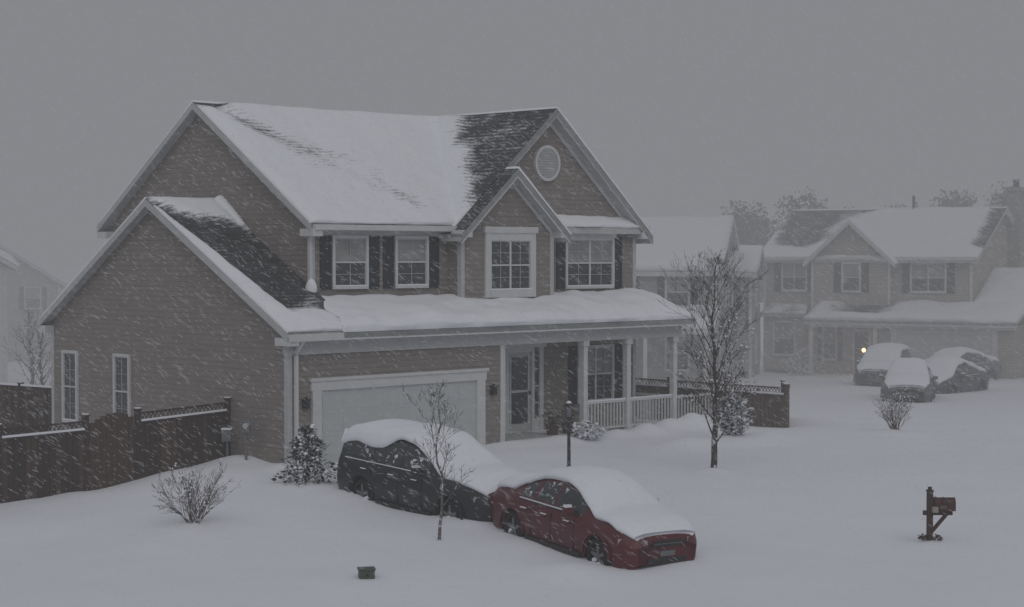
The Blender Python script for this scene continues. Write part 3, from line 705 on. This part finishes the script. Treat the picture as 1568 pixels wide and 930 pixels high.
def evergreen(name,x,y,h,w,n,sn=.45,shape='cone',dz=0):
    e=empty(name,(x,y,g(x,y)+dz)); mb=MB()
    mb.tube([(0,0,-.2),(0,0,h*.8)],[.05,.01],'bark',6)
    for k in range(n):
        s=R()**1.1
        ph=U(0,6.28)
        lob=1+.7*noise.noise(Vector((math.cos(ph)*1.6+x,math.sin(ph)*1.6,s*4)))+.4*noise.noise(Vector((math.cos(ph)*4+x,math.sin(ph)*4,s*9)))
        rr=w/2*((1-s)**.8+.08 if shape=='cone' else math.sqrt(max(.03,1-(2*s-.9)**2)))*math.sqrt(U(.25,1.1))*lob
        c=Vector((rr*math.cos(ph),rr*math.sin(ph),s*h*(1+.1*lob)))
        out=Vector((math.cos(ph),math.sin(ph),.25)); tg=Vector((-math.sin(ph),math.cos(ph),U(-.5,.5))); l=U(.04,.10)
        k_='green'
        if R()<sn*(.6+.9*noise.noise(c*5+Vector((x,0,0)))+.3): k_='snow'
        mb.poly([c-tg*l*.3,c+tg*l*.3,c+out*l+Vector((0,0,U(-.06,.05)))],k_)
        if k%6==0: mb.blob(c+Vector((0,0,.02)),U(.02,.05),'snow' if noise.noise(c*5+Vector((x,0,0)))+.5<sn*1.2 else 'green',6,5,.7)
    mb.build('foliage',e)
evergreen('evergreen_shrub',-4.28,38.6,1.02,1.12,2300,.38)
evergreen('snowy_shrub',5.56,46.6,.9,.85,2600,.62,'round')
evergreen('evergreen_tree',22.9,82.0,2.6,1.1,1500,.25)
evergreen('snowy_shrub',13.3,84.5,1.1,1.6,900,.9,'round')
p=H2W(8.9,-.9); evergreen('snowy_shrub',p.x,p.y,.42,.8,700,.8,'round',-.05)
def deadtree(x,y,h):
    tree('bare_tree',x,y,h,.09,22,.15,h*.28,'bark2',tilt=1.0,lvl=2,kids=4,twig=.02)
deadtree(-18.2,70,3.4); deadtree(-16.8,66,2.8)
e=empty('distant_tree_line'); mb=MB()
prof=[(11.0,7.6),(12.0,8.8),(13.4,9.4),(14.8,8.9),(16.2,9.2),(17.6,9.0),(18.9,8.0),(20.3,7.7),(22.0,8.6),(23.6,9.0),(25.0,9.5),(26.6,9.1),(28.0,7.8),(30.5,7.2),(33.0,7.0),(36,7.2),(40,7.4)]
for px_,h in prof:
  for rep in range(2):
    x=px_+U(-.6,.6)+rep*.5; y=U(103,110)+rep*4; hh=h*U(.92,1.06)+.4
    zb_=g0(x,y); mb.tube([(x,y,zb_),(x+U(-.3,.3),y,zb_+hh*.85)],[.2,.05],'ftree',5)
    for c in range(22):
        s=U(.40,.93); cx,cy,cz=x+U(-1.7,1.7)*(1.15-s*.6),y+U(-1,1),zb_+hh*s; cr=U(.5,1.0)
        for q in range(150):
            v=Vector((U(-1,1),U(-1,1),U(-1,1)))
            if v.length>1: continue
            c_=Vector((cx,cy,cz))+v*cr; mb.poly([c_+Vector((U(-.16,.16),U(-.12,.12),U(-.16,.16))) for _ in range(3)],'ftree')
mb.build('crowns',e)
# ------------------------------------------------------------------ right-hand house
H2=empty('neighbour_house',(12.0,88.0,-.85),math.radians(-29.9))
mb=MB(); W2=10.0; D2=9.0; e5=5.5; r5=7.75
mb.poly([(0,0,-1),(W2,0,-1),(W2,0,e5-.1),(0,0,e5-.1)],'siding2')
mb.poly([(W2,0,-1),(W2,D2,-1),(W2,D2,e5-.1),(W2,D2/2,r5-.1),(W2,0,e5-.1)],'siding2')
mb.poly([(0,0,-1),(0,D2,-1),(0,D2,e5-.1),(0,D2/2,r5-.1),(0,0,e5-.1)],'siding2')
mb.poly([(0,D2,-1),(W2,D2,-1),(W2,D2,e5-.1),(0,D2,e5-.1)],'siding2')
mb.poly([(2.5,-.35,2.9),(6.3,-.35,2.9),(6.3,-.35,e5-.05),(4.42,-.35,7.05),(2.5,-.35,e5-.05)],'siding2')
mb.poly([(2.5,-.35,2.9),(2.5,0,2.9),(2.5,0,e5),(2.5,-.35,e5)],'siding2'); mb.poly([(6.3,-.35,2.9),(6.3,0,2.9),(6.3,0,e5),(6.3,-.35,e5)],'siding2')
mb.box(6.3,12.4,-2,-.003,-1,2.5,'siding2'); mb.box(10.003,13.6,.1,5,-1,3.2,'siding2')
mb.box(.3,2.3,-.7,-.003,.2,2.8,'siding2')
mb.box(9.95,10.6,5.9,6.7,-1,8.8,'stone'); mb.box(9.88,10.68,5.83,6.77,8.6,8.75,'stone'); mb.tube([(10.27,6.3,8.8),(10.27,6.3,9.15)],[.15,.15],'dark',8); mb.box(10.05,10.5,6.1,6.5,9.15,9.25,'snow')
mb.tube([(5.9,D2/2-.2,7.6),(5.9,D2/2-.2,8.4)],[.07,.07],'dark',8)
mb.build('walls',H2)
mb=MB()
for t in (0,W2-.1): mb.box(t-.02,t+.1,-.03,.0,-.5,5.4,'trim')
for t in (2.5,6.2): mb.box(t-.01,t+.11,-.38,-.351,2.9,5.45,'trim')
mb.box(-.3,W2+.3,-.45,-.36,5.32,5.48,'trim')
mb.box(2.9,12.6,-2.45,-2.3,2.42,2.62,'trim'); mb.box(3.0,12.5,-2.3,-2.05,2.3,2.5,'trim')
for t in (3.1,6.15): mb.box(t,t+.16,-2.25,-2.09,-.3,2.3,'trim')
mb.box(6.9,7.15,-2.06,-2,-.3,2.1,'trim'); mb.box(11.45,11.7,-2.06,-2,-.3,2.1,'trim'); mb.box(6.9,11.7,-2.07,-2,2.1,2.28,'trim'); mb.box(7.15,11.45,-2.03,-2,-.5,2.1,'door')
for r in range(4): mb.box(7.15,11.45,-2.034,-2.03,.1+r*.5,.12+r*.5,'munt')
for (ta,za,tb,zb_) in ((2.2,5.15,4.42,7.18),(6.65,5.15,4.42,7.18)):
    mb.hexa([(ta,-.72,za-.2),(tb,-.72,zb_-.2),(tb,-.68,zb_-.2),(ta,-.68,za-.2),(ta,-.72,za),(tb,-.72,zb_),(tb,-.68,zb_),(ta,-.68,za)],'trim')
for ua,za,ub,zb_ in ((-.4,5.35,D2/2,r5),(D2+.4,5.35,D2/2,r5)):
    mb.hexa([(W2+.25,ua,za-.2),(W2+.28,ua,za-.2),(W2+.28,ub,zb_-.2),(W2+.25,ub,zb_-.2),(W2+.25,ua,za),(W2+.28,ua,za),(W2+.28,ub,zb_),(W2+.25,ub,zb_)],'trim')
o=(0,0,0)
window(mb,o,X,NY,.95,2.1,3.9,5.15,4,True,shut=.32); window(mb,(0,-.35,0),X,NY,4.05,4.85,3.9,5.15,2,True,shut=.34); window(mb,o,X,NY,7.2,8.75,3.9,5.15,4,True,shut=.34)
window(mb,(0,-.7,0),X,NY,.8,1.8,.9,2.4,2,True); window(mb,o,X,NY,3.0,3.6,.7,2.2,2,True,shut=.2)
mb.box(4.4,5.3,-.05,0,-.2,2.1,'trim'); mb.box(4.52,5.18,-.07,-.05,.0,2.0,'glass'); mb.box(5.5,5.8,-.05,0,-.2,2.0,'glass')
for cx,u_ in ((1.25,0),(1.8,0),(4.45,-.35),(7.6,0),(8.35,0)):
    for k in range(14):
        t=k*2*math.pi/14; mb.blob((cx+.17*math.cos(t),u_-.08,4.2+.17*math.sin(t)),.075,'green',5,4)
mb.build('trim_windows_doors',H2)
RA=[(-.3,-.4,5.35),(W2+.3,-.4,5.35),(W2+.3,D2/2,r5),(-.3,D2/2,r5)]
def rmask(u,v):
    n=noise.noise(Vector((u*9,v*3,5)))
    m=1.05
    m-=.95*sm(.34,.12,u-.12*v+.06*n)*sm(.02,.12,u+v*.1)*sm(.03,.35,v+.15*n)
    m-=.9*sm(.92,.985,u+.03*v+.02*n)*sm(.1,.3,v)
    m-=.55*sm(.88,1,v)*sm(.55,.3,u)
    return m
roof_patch('roof_front',H2,*RA,80,30,rmask,.15,21)
RB=[(-.3,D2+.4,5.35),(W2+.3,D2+.4,5.35),(W2+.3,D2/2,r5),(-.3,D2/2,r5)]
roof_patch('roof_back',H2,*RB,20,10,lambda u,v:1,.15,22)
RC=[(2.2,-.7,5.15),(2.2,3.8,5.15),(4.42,3.8,7.18),(4.42,-.7,7.18)]; RD=[(6.65,-.7,5.15),(6.65,3.8,5.15),(4.42,3.8,7.18),(4.42,-.7,7.18)]
roof_patch('roof_gable_l',H2,*RC,20,20,lambda u,v:.2+.5*(1-v)+.4*u,.1,23); roof_patch('roof_gable_r',H2,*RD,20,20,lambda u,v:1,.2,24)
RP=[(2.9,-2.45,2.62),(12.6,-2.45,2.62),(12.6,-.01,3.35),(2.9,-.01,3.35)]
roof_patch('roof_porch',H2,*RP,50,14,lambda u,v:1.05-1.05*math.exp(-((u-.25)/.15)**2)*sm(.1,.4,v),.2,25)
RQ=[(10.02,-.1,3.3),(14,-.1,3.3),(14,3.2,4.9),(10.02,3.2,4.9)]
roof_patch('roof_side',H2,*RQ,20,20,lambda u,v:1,.2,26)
RBb=[(.15,-.95,2.8),(2.45,-.95,2.8),(2.2,-.01,3.25),(.4,-.01,3.25)]
roof_patch('roof_bay',H2,*RBb,16,8,lambda u,v:.6,.12,27)
mb=MB()
for q in (RA,RB,RC,RD,RP,RQ,RBb): slab(mb,q,.12,'trimd')
mb.build('roof_deck',H2)
pl=empty('lit_porch_lamp')
p=H2.location+Vector((math.cos(math.radians(-29.9))*5.35-math.sin(math.radians(-29.9))*-.9,math.sin(math.radians(-29.9))*5.35+math.cos(math.radians(-29.9))*-.9,0))
m,t,b=nt('lamp_glow'); b.inputs['Emission Color'].default_value=(1,.50,.18,1); b.inputs['Emission Strength'].default_value=7; b.inputs['Base Color'].default_value=(.8,.6,.4,1); M['glow']=m
mb=MB(); mb.blob((p.x-.1,p.y,.36),.085,'glow',10,8,1.1,0); mb.tube([(p.x-.1,p.y,-1.2),(p.x-.1,p.y,.25)],[.03,.03],'dark',6); mb.box(p.x-.2,p.x,p.y-.1,p.y+.1,.47,.51,'dark'); mb.build('lantern',pl)
ld=bpy.data.lights.new('lamp_light','POINT'); ld.energy=10; ld.color=(1,.6,.3); ld.shadow_soft_size=.1; lo=bpy.data.objects.new('lamp_light',ld); lo.location=(p.x-.1,p.y-.15,.36); lo.parent=pl; scene.collection.objects.link(lo)
# ------------------------------------------------------------------ generic houses
def house(name,x,y,yaw,w,d,ez,rz,sd,front='side',porch=False,wins=((.2,1),(.5,1),(.8,1))):
    e=empty(name,(x,y,g0(x,y)-.2),math.radians(yaw)); mb=MB()
    if front=='side':
        mb.poly([(0,0,-1),(w,0,-1),(w,0,ez),(0,0,ez)],sd); mb.poly([(0,d,-1),(w,d,-1),(w,d,ez),(0,d,ez)],sd)
        for a in (0,w): mb.poly([(a,0,-1),(a,d,-1),(a,d,ez),(a,d/2,rz-.1),(a,0,ez)],sd)
        q1=[(-.3,-.4,ez-.1),(w+.3,-.4,ez-.1),(w+.3,d/2,rz),(-.3,d/2,rz)]; q2=[(-.3,d+.4,ez-.1),(w+.3,d+.4,ez-.1),(w+.3,d/2,rz),(-.3,d/2,rz)]
    else:
        for b_ in (0,d): mb.poly([(0,b_,-1),(w,b_,-1),(w,b_,ez),(w/2,b_,rz-.1),(0,b_,ez)],sd)
        for a in (0,w): mb.poly([(a,0,-1),(a,d,-1),(a,d,ez),(a,0,ez)],sd)
        q1=[(-.45,-.3,ez-.2),(-.45,d+.3,ez-.2),(w/2,d+.3,rz),(w/2,-.3,rz)]; q2=[(w+.45,-.3,ez-.2),(w+.45,d+.3,ez-.2),(w/2,d+.3,rz),(w/2,-.3,rz)]
    mb.build('walls',e)
    roof_patch('roof_a',e,*q1,20,12,lambda u,v:1.1,.2,x); roof_patch('roof_b',e,*q2,20,12,lambda u,v:1.1,.2,x+3)
    mb=MB(); slab(mb,q1,.2,'trim'); slab(mb,q2,.2,'trim')
    mb.box(-.03,.1,-.03,.0,-.5,ez-.2,'trim'); mb.box(w-.1,w+.03,-.03,0,-.5,ez-.2,'trim')
    for s,_ in wins:
        window(mb,(0,0,0),X,NY,w*s-.45,w*s+.45,ez-1.6,ez-.35,2,True,shut=.28); window(mb,(0,0,0),X,NY,w*s-.45,w*s+.45,.8,2.2,2,True)
        window(mb,(w,0,0),Y,(1,0,0),d*s-.4,d*s+.4,ez-1.6,ez-.35,2,True); window(mb,(w,0,0),Y,(1,0,0),d*s-.4,d*s+.4,.8,2.1,2,True)
    if porch:
        q=[(-.2,-2.4,2.6),(w+.2,-2.4,2.6),(w+.2,-.01,3.4),(-.2,-.01,3.4)]; slab(mb,q,.2,'trim'); roof_patch('roof_porch',e,*q,20,8,lambda u,v:1.1,.2,x+5)
        for s in (0.02,.33,.66,.97): mb.box(w*s,w*s+.15,-2.2,-2.05,-.5,2.4,'trim')
    mb.build('trim_and_windows',e)
    return e
house('white_house',-28.85,71.4,17,9.0,10,5.55,8.3,'trim','gable',wins=((.2,1),(.5,1)))
house('grey_house',.6,78,-12,8.0,9,5.0,7.2,'siding3','side',True)
house('grey_house',8.0,82,-12,2.6,5,5.0,6.0,'siding3','side',wins=((.5,1),))
house('distant_house',-35,110,25,8,9,5.0,7.6,'siding2','gable')
house('distant_house',-29,118,20,8,9,4.6,6.6,'siding2','gable')
# ------------------------------------------------------------------ street furniture
x,y=7.46,32.7; z=g(x,y)
e=empty('mailbox',(x-.05,y,z)); mb=MB()
mb.box(-.05,.05,-.05,.05,-.4,.86,'mailwood'); mb.box(-.06,.06,-.06,.06,.86,.89,'mailwood'); mb.box(-.03,.03,-.03,.03,.89,.95,'mailwood')
mb.box(-.12,.40,-.035,.035,.44,.52,'mailwood'); mb.beam((.03,0,.14),(.30,0,.46),.06,.06,'mailwood')
prof=[(-.1,.52),(-.1,.66)]+[(-.1*math.cos(a*math.pi/8),.66+.1*math.sin(a*math.pi/8)) for a in range(1,8)]+[(.1,.66),(.1,.52)]
n=len(prof); b0=len(mb.v)
mb.v+=[(.07,yy,zz) for yy,zz in prof]+[(.44,yy,zz) for yy,zz in prof]; ki=mb.mi('mailred')
for i in range(n): mb.f.append((b0+i,b0+(i+1)%n,b0+n+(i+1)%n,b0+n+i)); mb.m.append(ki)
mb.f.append(tuple(b0+i for i in range(n))); mb.m.append(ki); mb.f.append(tuple(b0+n+i for i in range(n))); mb.m.append(ki)
mb.box(.15,.27,-.125,-.101,.56,.62,'woodl'); mb.box(.2,.22,-.12,-.10,.66,.78,'red'); mb.box(.02,.12,-.16,-.05,.50,.60,'stone')
mb.box(.1,.42,-.05,.05,.758,.775,'snow'); mb.box(-.05,.05,-.05,.05,.95,.97,'snow')
mb.build('post_and_box',e,bevel=.006)
mb=MB()
for k in range(110):
    c=Vector((U(-.2,.2),U(-.15,.1),U(-.02,.06))); mb.poly([c+Vector((U(-.05,.05),U(-.03,.03),U(-.03,.05))) for _ in range(3)],'leaf')
mb.build('dead_leaves',e)
x,y=1.27,41.2; z=g(x,y)
e=empty('lamp_post',(x,y,z)); mb=MB()
mb.tube([(0,0,-.3),(0,0,.1),(0,0,.12),(0,0,1.12)],[.06,.06,.042,.036],'dark',12); mb.tube([(0,0,1.12),(0,0,1.18),(0,0,1.2)],[.05,.07,.03],'dark',12)
for sx in (-1,1):
    for sy in (-1,1): mb.beam((sx*.06,sy*.06,1.2),(sx*.085,sy*.085,1.44),.018,.018,'dark')
mb.hexa([(-.055,-.055,1.2),(.055,-.055,1.2),(.055,.055,1.2),(-.055,.055,1.2),(-.08,-.08,1.44),(.08,-.08,1.44),(.08,.08,1.44),(-.08,.08,1.44)],'meter')
mb.tube([(0,0,1.44),(0,0,1.46),(0,0,1.54)],[.13,.13,.03],'dark',8); mb.tube([(0,0,1.51),(0,0,1.53),(0,0,1.56)],[.07,.05,.02],'snow',8); mb.build('post_and_lantern',e)
x,y=-2.37,30.0; z=g(x,y)
e=empty('utility_box',(x,y,z),math.radians(12)); mb=MB(); mb.box(-.125,.125,-.1,.1,-.2,.13,'ugreen'); mb.box(-.14,.14,-.115,.115,.13,.165,'ugreen'); mb.box(-.02,.02,-.108,-.1,.04,.08,'dark'); mb.build('cabinet',e,bevel=.012)
# ------------------------------------------------------------------ falling snow (wind-driven)
m,t,b=nt('snowflake'); b.inputs['Base Color'].default_value=(.63,.64,.66,1); b.inputs['Roughness'].default_value=.9; M['flake']=m
V=[];F=[]
for k in range(46000):
    y=12+U(0,1)**.6*36; x=U(-.36,.36)*y; z=4.8+U(-.30,.22)*y
    if z<g0(x,y)+.1: continue
    ln=U(.04,.14); wd=U(.0010,.0025)*(.5+y/36); a=math.radians(-34+random.gauss(0,10)); c=Vector((x,y,z)); d=Vector((math.cos(a),U(-.3,.3),math.sin(a)))*ln/2; nn=Vector((-math.sin(a),0,math.cos(a)))*wd
    b0=len(V); V+=[tuple(c-d),tuple(c-nn),tuple(c+d),tuple(c+nn)]; F.append((b0,b0+1,b0+2,b0+3))
me=bpy.data.meshes.new('falling_snow'); me.from_pydata(V,[],F); me.materials.append(M['flake']); o=bpy.data.objects.new('falling_snow',me); scene.collection.objects.link(o)
# ------------------------------------------------------------------ fog of blown snow, self-glowing
FOG_GLOW=(.238,.243,.260)
def fogbox(name,y0,y1,h,sig):
    me=bpy.data.meshes.new(name); x=700
    vs=[(a,b_,c) for c in (-12,h) for a,b_ in ((-x,y0),(x,y0),(x,y1),(-x,y1))]
    me.from_pydata(vs,[],[(0,3,2,1),(4,5,6,7),(0,1,5,4),(1,2,6,5),(2,3,7,6),(3,0,4,7)])
    m=bpy.data.materials.new(name+'_medium'); m.use_nodes=True; t=m.node_tree; t.nodes.clear()
    out=N(t,'ShaderNodeOutputMaterial'); ab=N(t,'ShaderNodeVolumeAbsorption'); em=N(t,'ShaderNodeEmission'); ad=N(t,'ShaderNodeAddShader')
    ab.inputs['Color'].default_value=(0,0,0,1); ab.inputs['Density'].default_value=sig; em.inputs['Color'].default_value=(*FOG_GLOW,1); em.inputs['Strength'].default_value=sig  # emission puts the haze's brightness into the medium; nothing scatters
    L(t,ab.outputs[0],ad.inputs[0]); L(t,em.outputs[0],ad.inputs[1]); L(t,ad.outputs[0],out.inputs['Volume'])
    me.materials.append(m); o=bpy.data.objects.new(name,me); scene.collection.objects.link(o)
fogbox('blowing_snow_haze',-80,55.0,30,.0030)
fogbox('snow_fog',55.02,1000,30,.0175)
# ------------------------------------------------------------------ world, sun, camera
w=bpy.data.worlds.new('World'); scene.world=w; w.use_nodes=True; t=w.node_tree; t.nodes.clear()
out=N(t,'ShaderNodeOutputWorld'); sky=N(t,'ShaderNodeTexSky'); sky.sky_type='NISHITA'; sky.sun_disc=False; sky.sun_elevation=math.radians(40); sky.sun_rotation=math.radians(200); sky.dust_density=5
hs=N(t,'ShaderNodeHueSaturation'); hs.inputs['Saturation'].default_value=.22; L(t,sky.outputs[0],hs.inputs['Color'])
b1=N(t,'ShaderNodeBackground'); b1.inputs[1].default_value=.012; L(t,hs.outputs[0],b1.inputs[0])
tc=N(t,'ShaderNodeTexCoord'); sp=N(t,'ShaderNodeSeparateXYZ'); L(t,tc.outputs['Generated'],sp.inputs[0])
rp=N(t,'ShaderNodeMapRange'); rp.inputs[1].default_value=0; rp.inputs[2].default_value=.9; L(t,sp.outputs[2],rp.inputs[0])
mx=N(t,'ShaderNodeMix',data_type='RGBA'); mx.inputs[6].default_value=(.268,.275,.292,1); mx.inputs[7].default_value=(.39,.404,.44,1); L(t,rp.outputs[0],mx.inputs[0])
b2=N(t,'ShaderNodeBackground'); b2.inputs[1].default_value=.70; L(t,mx.outputs[2],b2.inputs[0])
ad=N(t,'ShaderNodeAddShader'); L(t,b1.outputs[0],ad.inputs[0]); L(t,b2.outputs[0],ad.inputs[1]); L(t,ad.outputs[0],out.inputs[0])
sd=bpy.data.lights.new('sun','SUN'); sd.energy=.5; sd.angle=math.radians(40); sd.color=(1,.975,.95); so=bpy.data.objects.new('sun',sd); scene.collection.objects.link(so)
so.rotation_euler=(math.radians(50),0,math.radians(20))
cd=bpy.data.cameras.new('camera'); cd.lens=65.04; cd.sensor_width=36; cd.clip_end=3000; cam=bpy.data.objects.new('camera',cd); scene.collection.objects.link(cam)
cd.dof.use_dof=True; cd.dof.focus_distance=42; cd.dof.aperture_fstop=2.0
cam.location=(0,0,4.8); cam.rotation_euler=(math.radians(90-1.56),0,0); scene.camera=cam
scene.view_settings.view_transform='Standard'; scene.view_settings.look='None'; scene.view_settings.exposure=0
